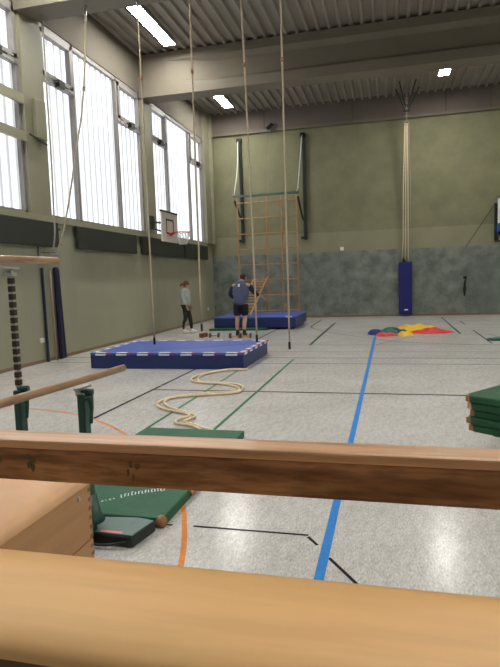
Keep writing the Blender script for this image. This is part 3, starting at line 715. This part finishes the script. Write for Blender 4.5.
def hand(J, E_, wrist_i, w, d, palm_n, sc=1.0, side=1):
    """palm and five fingers from wrist point w along d"""
    d = Vector(d).normalized(); n = Vector(palm_n).normalized(); s = d.cross(n).normalized()*side
    w = Vector(w)
    J.append((*(w+d*.05*sc), .026*sc, .014*sc)); pi = len(J)-1; E_.append((wrist_i, pi))
    for k in range(4):
        o_ = (k-1.5)*.019*sc; ln = (.075,.085,.08,.062)[k]*sc
        b = w+d*.09*sc+s*o_; J.append((*b, .0095*sc)); a = len(J)-1; E_.append((pi, a))
        c = b+d*ln*.55+n*.012*sc; J.append((*c, .0085*sc)); E_.append((a, a+1))
        e = c+d*ln*.4+n*.022*sc; J.append((*e, .007*sc)); E_.append((a+1, a+2))
    b = w+d*.035*sc-s*.035*sc; J.append((*b, .011*sc)); a = len(J)-1; E_.append((pi, a))
    J.append((*(b+d*.04*sc-s*.018*sc+n*.012*sc), .0095*sc)); E_.append((a, a+1))

# woman, seen from her right side, looking towards +X
px, py = -6.10, 16.25
W = thing('person', 'person with auburn ponytail, pale hooded top and dark leggings, standing by wall', 'person', (px,py,0))
J = []; E_ = []
def add(p, r, r2=None, link=None):
    J.append((px+p[0], py+p[1], p[2], r, r2 if r2 else r)); i = len(J)-1
    if link is not None: E_.append((link, i))
    return i
pel = add((0,0,.90), .135, .11)
wa = add((.0,0,1.05), .115, .09, pel); ch = add((-.01,0,1.24), .14, .10, wa); nb = add((.0,0,1.375), .06, .055, ch); nk = add((.025,0,1.42), .048, .048, nb)
hd = add((.065,0,1.50), .078, .085, nk); ht = add((.060,0,1.545), .072, .075, hd)
fc = add((.12,0,1.475), .045, .05, hd)
legs = {}
for s in (-1, 1):
    hx = add((0,s*.085,.84), .085, .085, pel); fx = .13 if s > 0 else -.06
    kn = add((.03+fx*.4,s*.09,.47), .058, .058, hx); an = add((fx-.01,s*.09,.09), .036, .036, kn); to = add((fx+.13,s*.09,.035), .032, .03, an)
    sh = add((-.015,s*.165,1.32), .055, .055, ch); el = add((-.02,s*.20,1.05), .042, .042, sh); wr = add((.09,s*.175,.86), .026, .026, el)
    hand(J, E_, wr, (px+.09,py+s*.175,.86), (.35,0,-1), (0,-s,0), 1.0)
body = figure('body', J, E_, M['skin'], W)
# hooded top
J = []; E_ = []
pel = add((0,0,.83), .16, .15); wa = add((.0,0,.98), .17, .16, pel); ch = add((-.01,0,1.20), .18, .165, wa); c2 = add((-.01,0,1.34), .13, .12, ch); hd2 = add((-.05,0,1.39), .085, .075, c2)
for s in (-1, 1):
    sh = add((-.015,s*.17,1.32), .074, .074, ch); el = add((-.02,s*.205,1.06), .064, .062, sh); wr = add((.075,s*.18,.885), .045, .045, el)
figure('hooded_top', J, E_, M['hoodie'], W)
J = []; E_ = []
pel = add((0,0,.90), .12, .115)
for s in (-1, 1):
    fx = .13 if s > 0 else -.06
    hx = add((0,s*.085,.80), .100, .098, pel); kn = add((.03+fx*.4,s*.09,.47), .068, .068, hx); cf = add((fx*.85,s*.09,.30), .062, .062, kn); an = add((fx-.01,s*.09,.11), .043, .043, cf)
figure('leggings', J, E_, M['leggings'], W)
for s in (-1, 1):
    fx = .13 if s > 0 else -.06
    q = MB(); q.ball((px+fx+.045,py+s*.09,.045), (.135,.05,.055)); q.ball((px+fx-.01,py+s*.09,.075), (.06,.045,.06)); q.build('shoe', M['shoe_white'], W, smooth=True)
q = MB(); q.ball((px+.035,py,1.545), (.092,.088,.085)); q.ball((px+.0,py,1.50), (.07,.082,.085)); q.ball((px-.085,py,1.52), (.055,.05,.045)); q.tube([(px-.08,py,1.52),(px-.14,py,1.50),(px-.155,py,1.44)], [.035,.03,.012], 10); q.build('hair', M['hair_red'], W, smooth=True)
q = MB(); q.ball((px+.165,py,1.475), (.018,.012,.02))
q.build('nose', M['skin'], W, smooth=True)
q = MB()
for s in (-1,1): q.ball((px+.143,py+s*.033,1.502), (.010,.013,.008))
q.build('eye', M['dark'], W)
q = MB(); q.ball((px+.152,py,1.443), (.010,.024,.007)); q.build('mouth', M['red'], W)

# man, seen from behind, leaning a little forward, looking down
px, py = -4.08, 15.25
W = thing('person', 'person in grey-blue shirt and black shorts, back turned, reaching to ladder', 'person', (px,py,0))
J = []; E_ = []
pel = add((0,0,.97), .145, .11)
wa = add((0,.03,1.14), .12, .09, pel); ch = add((0,.08,1.34), .13, .09, wa); nb = add((.01,.12,1.50), .07, .06, ch); nk = add((.02,.155,1.575), .058, .058, nb)
hd = add((.04,.20,1.655), .078, .088, nk); ht = add((.045,.205,1.70), .072, .08, hd); fc = add((.045,.26,1.63), .05, .05, hd)
for s in (-1, 1):
    hx = add((s*.105,0,.88), .105, .105, pel)
    fy = -.02 if s < 0 else -.12
    kn = add((s*.11,.02,.50), .066, .066, hx); cf = add((s*.11,fy*.5-.03,.36), .062, .064, kn); an = add((s*.11,fy,.09), .040, .040, cf); to = add((s*.125,fy+.15,.04), .038, .034, an)
sh = add((-.215,.08,1.45), .066, .066, ch); el = add((-.33,.04,1.18), .050, .050, sh); wr = add((-.22,.22,1.03), .032, .032, el)
hand(J, E_, wr, (px-.22,py+.22,1.03), (.6,.6,-.5), (0,0,-1), 1.1)
sh = add((.215,.10,1.45), .066, .066, ch); el = add((.35,.24,1.22), .050, .050, sh); wr = add((.50,.40,1.10), .032, .032, el)
hand(J, E_, wr, (px+.50,py+.40,1.10), (.8,.5,-.45), (0,0,-1), 1.1, -1)
figure('body', J, E_, M['skin'], W)
J = []; E_ = []
pel = add((0,0,.80), .19, .165); wa = add((0,.03,1.06), .21, .18, pel); ch = add((0,.07,1.36), .23, .18, wa); c2 = add((0,.11,1.52), .13, .12, ch); c3 = add((.01,.13,1.57), .075, .075, c2)
for s in (-1, 1): add((s*.22,.09,1.44), .11, .11, ch)
figure('shirt', J, E_, M['shirt'], W)
J = []; E_ = []
a = add((-.215,.08,1.45), .084, .084); b = add((-.33,.04,1.18), .068, .068, a); add((-.245,.18,1.07), .048, .048, b)
figure('sleeve', J, E_, M['shirt_dark'], W)
J = []; E_ = []
a = add((.215,.10,1.45), .084, .084); b = add((.35,.24,1.22), .068, .068, a); add((.455,.36,1.13), .048, .048, b)
figure('sleeve', J, E_, M['shirt_dark'], W)
J = []; E_ = []
pel = add((0,0,1.02), .165, .135)
for s in (-1, 1):
    hx = add((s*.105,0,.84), .135, .13, pel); add((s*.112,.015,.56), .115, .115, hx)
figure('shorts', J, E_, M['shorts'], W)
for s in (-1, 1):
    fy = -.02 if s < 0 else -.12
    q = MB(); q.ball((px+s*.12,py+fy+.06,.05), (.058,.15,.058)); q.tube([(px+s*.11,py+fy,.07),(px+s*.11,py+fy,.20)], [.055,.05], 12); q.build('shoe', M['shoe_black'], W, smooth=True)
q = MB(); q.ball((px+.04,py+.185,1.69), (.088,.095,.085)); q.ball((px+.04,py+.155,1.645), (.08,.06,.07)); q.build('hair', M['hair_dark'], W, smooth=True)
q = MB()
for s in (-1,1): q.ball((px+.04+s*.088,py+.215,1.635), (.014,.024,.032))
q.build('ear', M['skin'], W, smooth=True)
q = MB(); q.ball((px+.045,py+.318,1.625), (.014,.022,.024)); q.build('nose', M['skin'], W, smooth=True)
q = MB()
for s in (-1,1): q.ball((px+.045+s*.034,py+.290,1.655), (.013,.012,.008))
q.build('eye', M['dark'], W)
MB().bar((px-.02,py-.072,1.40),(px-.02,py-.055,1.48),.05,.012, Vector((0,1,0))).build('white_back_print', M['white'], W)

# ---- colourful parachute cloth on the floor
t = thing('play_parachute', 'crumpled multicoloured nylon parachute cloth in a heap on the floor', 'parachute', (.5,16,0))
def heap(cx, cy, rx, ry, h, seed, mt, rot=0):
    mb = MB(); n = 26; vs = []; fs = []; h *= .75; rx *= .93
    for j in range(n+1):
        for i in range(n+1):
            u = -1+2*i/n; v = -1+2*j/n
            uu = u*math.sqrt(1-v*v/2); vv = v*math.sqrt(1-u*u/2); rr_ = math.hypot(uu, vv)
            k = 1+.25*noise.noise(Vector((math.cos(math.atan2(vv,uu))*1.5+seed, math.sin(math.atan2(vv,uu))*1.5, 0)))
            x_ = uu*rx*k; y_ = vv*ry*k
            z_ = h*max(0, 1-rr_**2.5)*(0.55+.9*abs(noise.noise(Vector((x_*3.5+seed, y_*2.2, seed))))) + .012
            if rr_ > .97: z_ = .004
            xr_ = x_*math.cos(rot)-y_*math.sin(rot); yr_ = x_*math.sin(rot)+y_*math.cos(rot)
            vs.append((cx+xr_, cy+yr_, z_))
    for j in range(n):
        for i in range(n): a = j*(n+1)+i; fs.append((a,a+1,a+n+2,a+n+1))
    mb.add(vs, fs); return mb.build('cloth_panel', mt, t, smooth=True)
heap(.75,16.6,.72,.95,.22,3,M['yellow'],.1)
heap(1.12,15.75,.55,.42,.20,7,M['redn'],.3)
heap(.42,15.2,.22,.38,.16,9,M['yellow'],0)
heap(.02,15.85,.42,.55,.20,12,M['teal'],-.5)
heap(-.08,14.98,.32,.17,.13,15,M['redn'],.2)
heap(-.36,15.35,.17,.35,.26,18,M['bluen'],.5)
heap(.30,15.75,.18,.30,.18,21,M['bluen'],.2)
o = MB().ball((2.50,13.85,.03),(.30,.15,.05)).build('cloth_bundle', M['teal'], smooth=True)
tag(o, 'small teal cloth lying on the floor at the right edge', 'cloth')

# ---- long green mat behind and under the front beam
t = thing('gym_mat', 'long green gym mat with white lettering and brown corner, behind the front rail', 'mat', (-1.95,4.3,0))
MB().box((-2.50,3.24,0),(-1.44,5.36,.07)).build('cover', M['green_vinyl'], t, bevel=.012)
for (x,y) in ((-1.465,3.265),(-2.475,3.265)):
    MB().ball((x,y,.037), (.042,.042,.040), 14, 8).build('corner_cap', M['brown_leather'], t, smooth=True)
for yy in (3.95,4.6): MB().box((-1.445,yy-.2,.02),(-1.425,yy+.2,.05)).build('carry_loop', M['brown_leather'], t)
q = MB(); cx, cy, rad = -1.50, 2.35, 1.32; random.seed(3)
n = 20
for k in range(n):
    a = R(121-31*k/n); hgt = .055 if k % 9 else .07
    if k in (5,): continue
    p = Vector((-2.0+.40*k/n, 3.40+.30*(k/n)+.035*math.sin(PI*k/n), .0725)); dr = Vector((-.42,.91,0)).normalized(); tr = Vector((.86,.5,0)).normalized()
    hh = hgt*(1 if k > 5 else .35)
    def st(a_, b_, wd=.0065):
        a_ = Vector(a_); b_ = Vector(b_); d_ = (b_-a_).normalized(); nn = Vector((-d_.y,d_.x,0))*wd/2
        q.add([a_+nn,a_-nn,b_-nn,b_+nn], [(0,1,2,3)])
    st(p, p+dr*hh)
    if k % 2: st(p+dr*hh, p+dr*hh+tr*.012)
    if k % 3 == 0: st(p, p+tr*.012)
    if k % 3 == 1: st(p+dr*hh*.5, p+dr*hh*.5+tr*.011)
q.build('white_lettering', M['white'], t)

# ---- grey-green slab in front of it
t = thing('foam_slab', 'small grey-green foam slab with dark edges and a pink label', 'slab', (-1.7,3.08,0))
q = MB(); q.prism([(-1.98,3.17),(-1.93,2.97),(-1.52,2.95),(-1.47,3.19),(-1.6,3.215)], 'Z', .004, .070); q.build('core', M['black_rubber'], t, bevel=.01)
q = MB(); q.prism([(-1.97,3.165),(-1.925,2.975),(-1.525,2.96),(-1.477,3.185),(-1.6,3.21)], 'Z', .070, .080); q.build('top_face', M['slab_top'], t, bevel=.004)
q = MB(); q.prism([(-1.75,2.972),(-1.745,2.998),(-1.60,2.995),(-1.60,2.968)], 'Z', .0801, .0815); q.build('pink_label', M['pink'], t)
q = MB(); q.tube(smooth_path([(-1.90,2.945,.05),(-1.80,2.92,.03),(-1.68,2.915,.028),(-1.56,2.935,.045)],5), .008, 8); q.build('handle_strap', M['black_rubber'], t, smooth=True)

# ---- parallel bars with uneven rails
t = thing('parallel_bars', 'uneven parallel bars with two wooden rails on dark green posts', 'parallel bars', (-2.1,2.0,0))
dv = Vector((.0995,.9950,0)); pf = {'L': Vector((-2.325,3.08,0)), 'R': Vector((-1.825,3.01,0))}
tops = {'L': 1.745, 'R': 1.0}
for s in ('L','R'):
    for back in (0, 1):
        b = pf[s]-dv*2.3*back
        q = MB(); q.bar(b+Vector((0,0,.12)), b+Vector((0,0,.94)), .050, .070, Vector((0,1,0))); q.build('post_sleeve', M['green_steel'], t, bevel=.01)
        q = MB(); q.tube([b+Vector((.03,-.02,.90)), b+Vector((.062,-.02,.925)), b+Vector((.066,-.02,.85)), b+Vector((.056,-.02,.76))], [.010,.024,.013,.011], 8)
        q.tube([b+Vector((.0,-.0,.945)), b+Vector((.065,0,.945))], .022, 10); q.build('clamp_lever', M['green_steel'], t, smooth=True)
        q = MB(); q.tube([b+Vector((0,0,.13)), b+Vector((0,0,.16)), b+Vector((0,0,.30))], [.09,.07,.045], 14); q.build('post_foot', M['green_steel'], t, smooth=True)
        tz = tops[s]
        if s == 'L':
            q = MB(); q.bar(b+Vector((0,0,.95)), b+Vector((0,0,tz-.045)), .026, .026, Vector((0,1,0))); q.build('inner_tube', M['steel'], t)
            q = MB(); z = .97
            while z < tz-.10: q.box((b.x-.016,b.y-.016,z), (b.x+.016,b.y+.016,z+.036)); z += .050
            q.build('height_notches', M['notch'], t)
        else:
            q = MB(); q.bar(b+Vector((0,0,.95)), b+Vector((0,0,tz-.02)), .03, .03, Vector((0,1,0))); q.build('inner_tube', M['steel'], t)
        q = MB(); q.box((b.x-.035,b.y-.03,tz-.075),(b.x+.025,b.y+.03,tz-.055)); q.tube([b+Vector((-.02,-.03,tz-.045)), b+Vector((-.02,.03,tz-.045))], .018, 10); q.bar(b-dv*.07+Vector((0,0,tz-.025)), b+dv*.07+Vector((0,0,tz-.025)), .03, .014); q.build('rail_bracket', M['steel'], t, bevel=.003)
endR = Vector((-1.775,3.48,1.022)); endL = Vector((-2.30,3.58,1.778))
for s, e in (('R', endR), ('L', endL)):
    q = MB(); st_ = e-dv*3.3
    q.tube([st_, st_+dv*.01, e-dv*.012, e], [.014,.0215,.0215,.015], 16, oval=(.92,1.12)); q.build('rail', M['bar_wood'], t, smooth=True)
q = MB()
for s in ('L','R'): q.bar(pf[s]-dv*2.5+Vector((0,0,.06)), pf[s]+dv*.02+Vector((0,0,.06)), .08, .12)
for back in (0, 1): q.bar(pf['L']-dv*2.3*back+Vector((-.1,0,.06)), pf['R']-dv*2.3*back+Vector((.0,0,.06)), .09, .12)
q.build('base_frame', M['green_steel'], t, bevel=.015)

# ---- stack of green mats on a trolley at right
th = R(52); e1 = Vector((math.cos(th), math.sin(th), 0)); e2 = Vector((e1.y, -e1.x, 0)); c0 = Vector((.585,4.80,0))
labs = ['lowest green mat of the stack on the trolley','fourth green mat from the top of the trolley stack','middle green mat of the trolley stack','second green mat from the top of the trolley stack','top green mat of the stack on the trolley at right']
for k in range(5):
    z0 = .292+.0615*k; jit = [(.04,.02),(.02,.0),(.05,.03),(.02,.01),(0,0)][k]
    o_ = c0+e1*jit[0]*.6+e2*jit[1]*.8
    t = thing('gym_mat', labs[k], 'mat', (o_+Vector((0,0,z0))), 'green mats stacked on the trolley')
    P4 = [o_, o_+e1*2.0, o_+e1*2.0+e2*1.0, o_+e2*1.0]
    cc = .06
    poly = [o_+e2*cc, o_+e1*cc, o_+e1*(2-cc), o_+e1*2+e2*cc, o_+e1*2+e2*(1-cc), o_+e1*(2-cc)+e2, o_+e1*cc+e2, o_+e2*(1-cc)]
    MB().prism([(p.x,p.y) for p in poly], 'Z', z0, z0+.060).build('cover', M['stack_green'], t, bevel=.012)
    for cpt, sx, sy in ((o_,1,1),(o_+e1*2,-1,1),(o_+e2,1,-1),(o_+e1*2+e2,-1,-1)):
        if k in (3,) and sx == 1 and sy == 1: pass
        a = cpt+e1*sx*.010+e2*sy*.010
        tri = [a, a+e1*sx*.075, a+e1*sx*.07+e2*sy*.018, a+e1*sx*.018+e2*sy*.07, a+e2*sy*.075]
        MB().prism([(p.x,p.y) for p in tri], 'Z', z0+.003, z0+.057).build('corner_patch', M['pale_leather'] if k == 3 else M['brown_leather'], t, bevel=.008)
t = thing('mat_trolley', 'low dark trolley on wheels carrying the stack of green mats', 'trolley', (1.5,5.3,0))
tc = c0+e1*.12+e2*.12
q = MB(); q.prism([(p.x,p.y) for p in (tc+e1*.12, tc+e1*1.75, tc+e1*1.75+e2*.85, tc+e1*.12+e2*.85)], 'Z', .22, .290); q.build('platform', M['black_rubber'], t, bevel=.01)
for a, b in ((.22,.12),(1.62,.12),(.22,.76),(1.62,.76)):
    p = tc+e1*a+e2*b; MB().tube([p+e2*-.025+Vector((0,0,.082)), p+e2*.025+Vector((0,0,.082))], .08, 20).build('wheel', M['black_rubber'], t)
    f_ = MB(); f_.bar(p+Vector((0,0,.10)), p+Vector((0,0,.225)), .03, .07); f_.build('fork', M['steel'], t)

# ---- vaulting box at lower left
t = thing('vaulting_box', 'wooden vaulting box with padded tan leather top at lower left', 'vaulting box', (-1.42,1.15,0))
x0, x1, y0, y1 = -1.66, -1.145, .40, 1.90
for k, (za, zb) in enumerate(((.0,.200),(.204,.400),(.404,.600),(.605,.830))):
    q = MB(); w_ = .022
    q.box((x1-w_,y0,za),(x1,y1,zb)); q.box((x0,y0,za),(x0+w_,y1,zb)); sd = q.build('box_section', M['box_wood_y'], t, bevel=.003)
    q = MB(); q.box((x0+w_,y1-w_,za),(x1-w_,y1-.0005,zb)); q.box((x0+w_,y0+.0005,za),(x1-w_,y0+w_,zb)); q.build('end_board', M['box_wood_x'], sd)
    q = MB(); nf = 6
    for i in range(nf):
        a = za+(zb-za)*(i+.08)/nf; b = za+(zb-za)*(i+.5)/nf
        for yy in ((y1-w_,y1+.0006),(y0-.0006,y0+w_)): q.box((x1-w_,yy[0],a),(x1+.0006,yy[1],b)); q.box((x0-.0006,yy[0],a),(x0+w_,yy[1],b))
    q.build('finger_joint', M['end_grain'], sd)
    zc_ = zb-.035 if k == 3 else zb-.055
    q = MB(); q.tube([(x1-.002,y1-.09 if k==3 else y1-.075,zc_),(x1+.006,y1-.09 if k==3 else y1-.075,zc_)], [.012,.008], 12); q.build('bolt', M['steel'] if k == 3 else M['dark'], sd, smooth=False)
q = MB(); n = 40; prof = []
top = []
W2 = (x1-x0)/2
for i in range(n+1):
    u = -1+2*i/n; top.append(((x0+x1)/2+u*(W2+.004), .835+.052*(1-abs(u)**3.5)**.6))
prof = [((x0+x1)/2+W2+.004,.795),((x0+x1)/2-W2-.004,.795)][::-1]
poly = [(x0-.004,.826)]+[(x1+.004,.826)]+top[::-1]
q.prism(poly, 'Y', y0-.004, y1+.006); o = q.build('leather_top', M['leather'], t); auto_smooth(o, 40)

# ---- the two near wooden beams
t = thing('wooden_beam', 'reddish-brown stained wooden rail crossing the picture, farther of two', 'beam', (-.4,.95,0))
MB().prism([(.930,1.217),(.992,1.217),(.992,1.283),(.930,1.283)], 'X', -1.9, 1.0).build('rail', M['beam_wood'], t, bevel=.004)
for (px_, n_) in ((-.765,7),(-.69,5),(-.47,4)):
    pm = MB(); rr = random.Random(int(-px_*1000))
    for q_ in range(n_):
        cx_ = px_+rr.uniform(-.010,.010); cz_ = 1.250+rr.uniform(-.016,.018); w_ = rr.uniform(.003,.006); h_ = rr.uniform(.005,.010)
        pm.prism([(cx_+w_*math.cos(2*PI*a_/9)*rr.uniform(.7,1.1), cz_+h_*math.sin(2*PI*a_/9)*rr.uniform(.7,1.1)) for a_ in range(9)], 'Y', .9293, .9302)
    pm.build('green_paint_mark', M['mark'], t)
MB().prism([(.926,1.283),(.993,1.283),(.993,1.301),(.926,1.301)], 'X', -1.9, 1.0).build('top_lath', M['lath_wood'], t, bevel=.004)
for x in (-1.85,.92): MB().box((x-.04,.935,0),(x+.04,.99,1.217)).build('upright', M['beam_wood'], t)
t = thing('wooden_beam', 'broad honey-coloured wooden rail in the immediate foreground, nearest of all', 'beam', (-.4,.7,0))
prof = [(.795,1.085),(.796,1.140),(.790,1.150),(.775,1.155),(.72,1.1540),(.66,1.150),(.625,1.143),(.602,1.131),(.592,1.120),(.592,1.108),(.602,1.100),(.62,1.096),(.70,1.090),(.79,1.080)]
q = MB(); q.prism(prof, 'X', -1.9, 1.0); o = q.build('rail', M['rail_wood'], t); auto_smooth(o, 50)
for x in (-1.85,.92): MB().box((x-.04,.64,0),(x+.04,.76,1.085)).build('upright', M['rail_wood'], t)
MB().box((-1.81,.665,.90),(.88,.71,1.09)).build('lower_plank', M['dark_plank'], t)
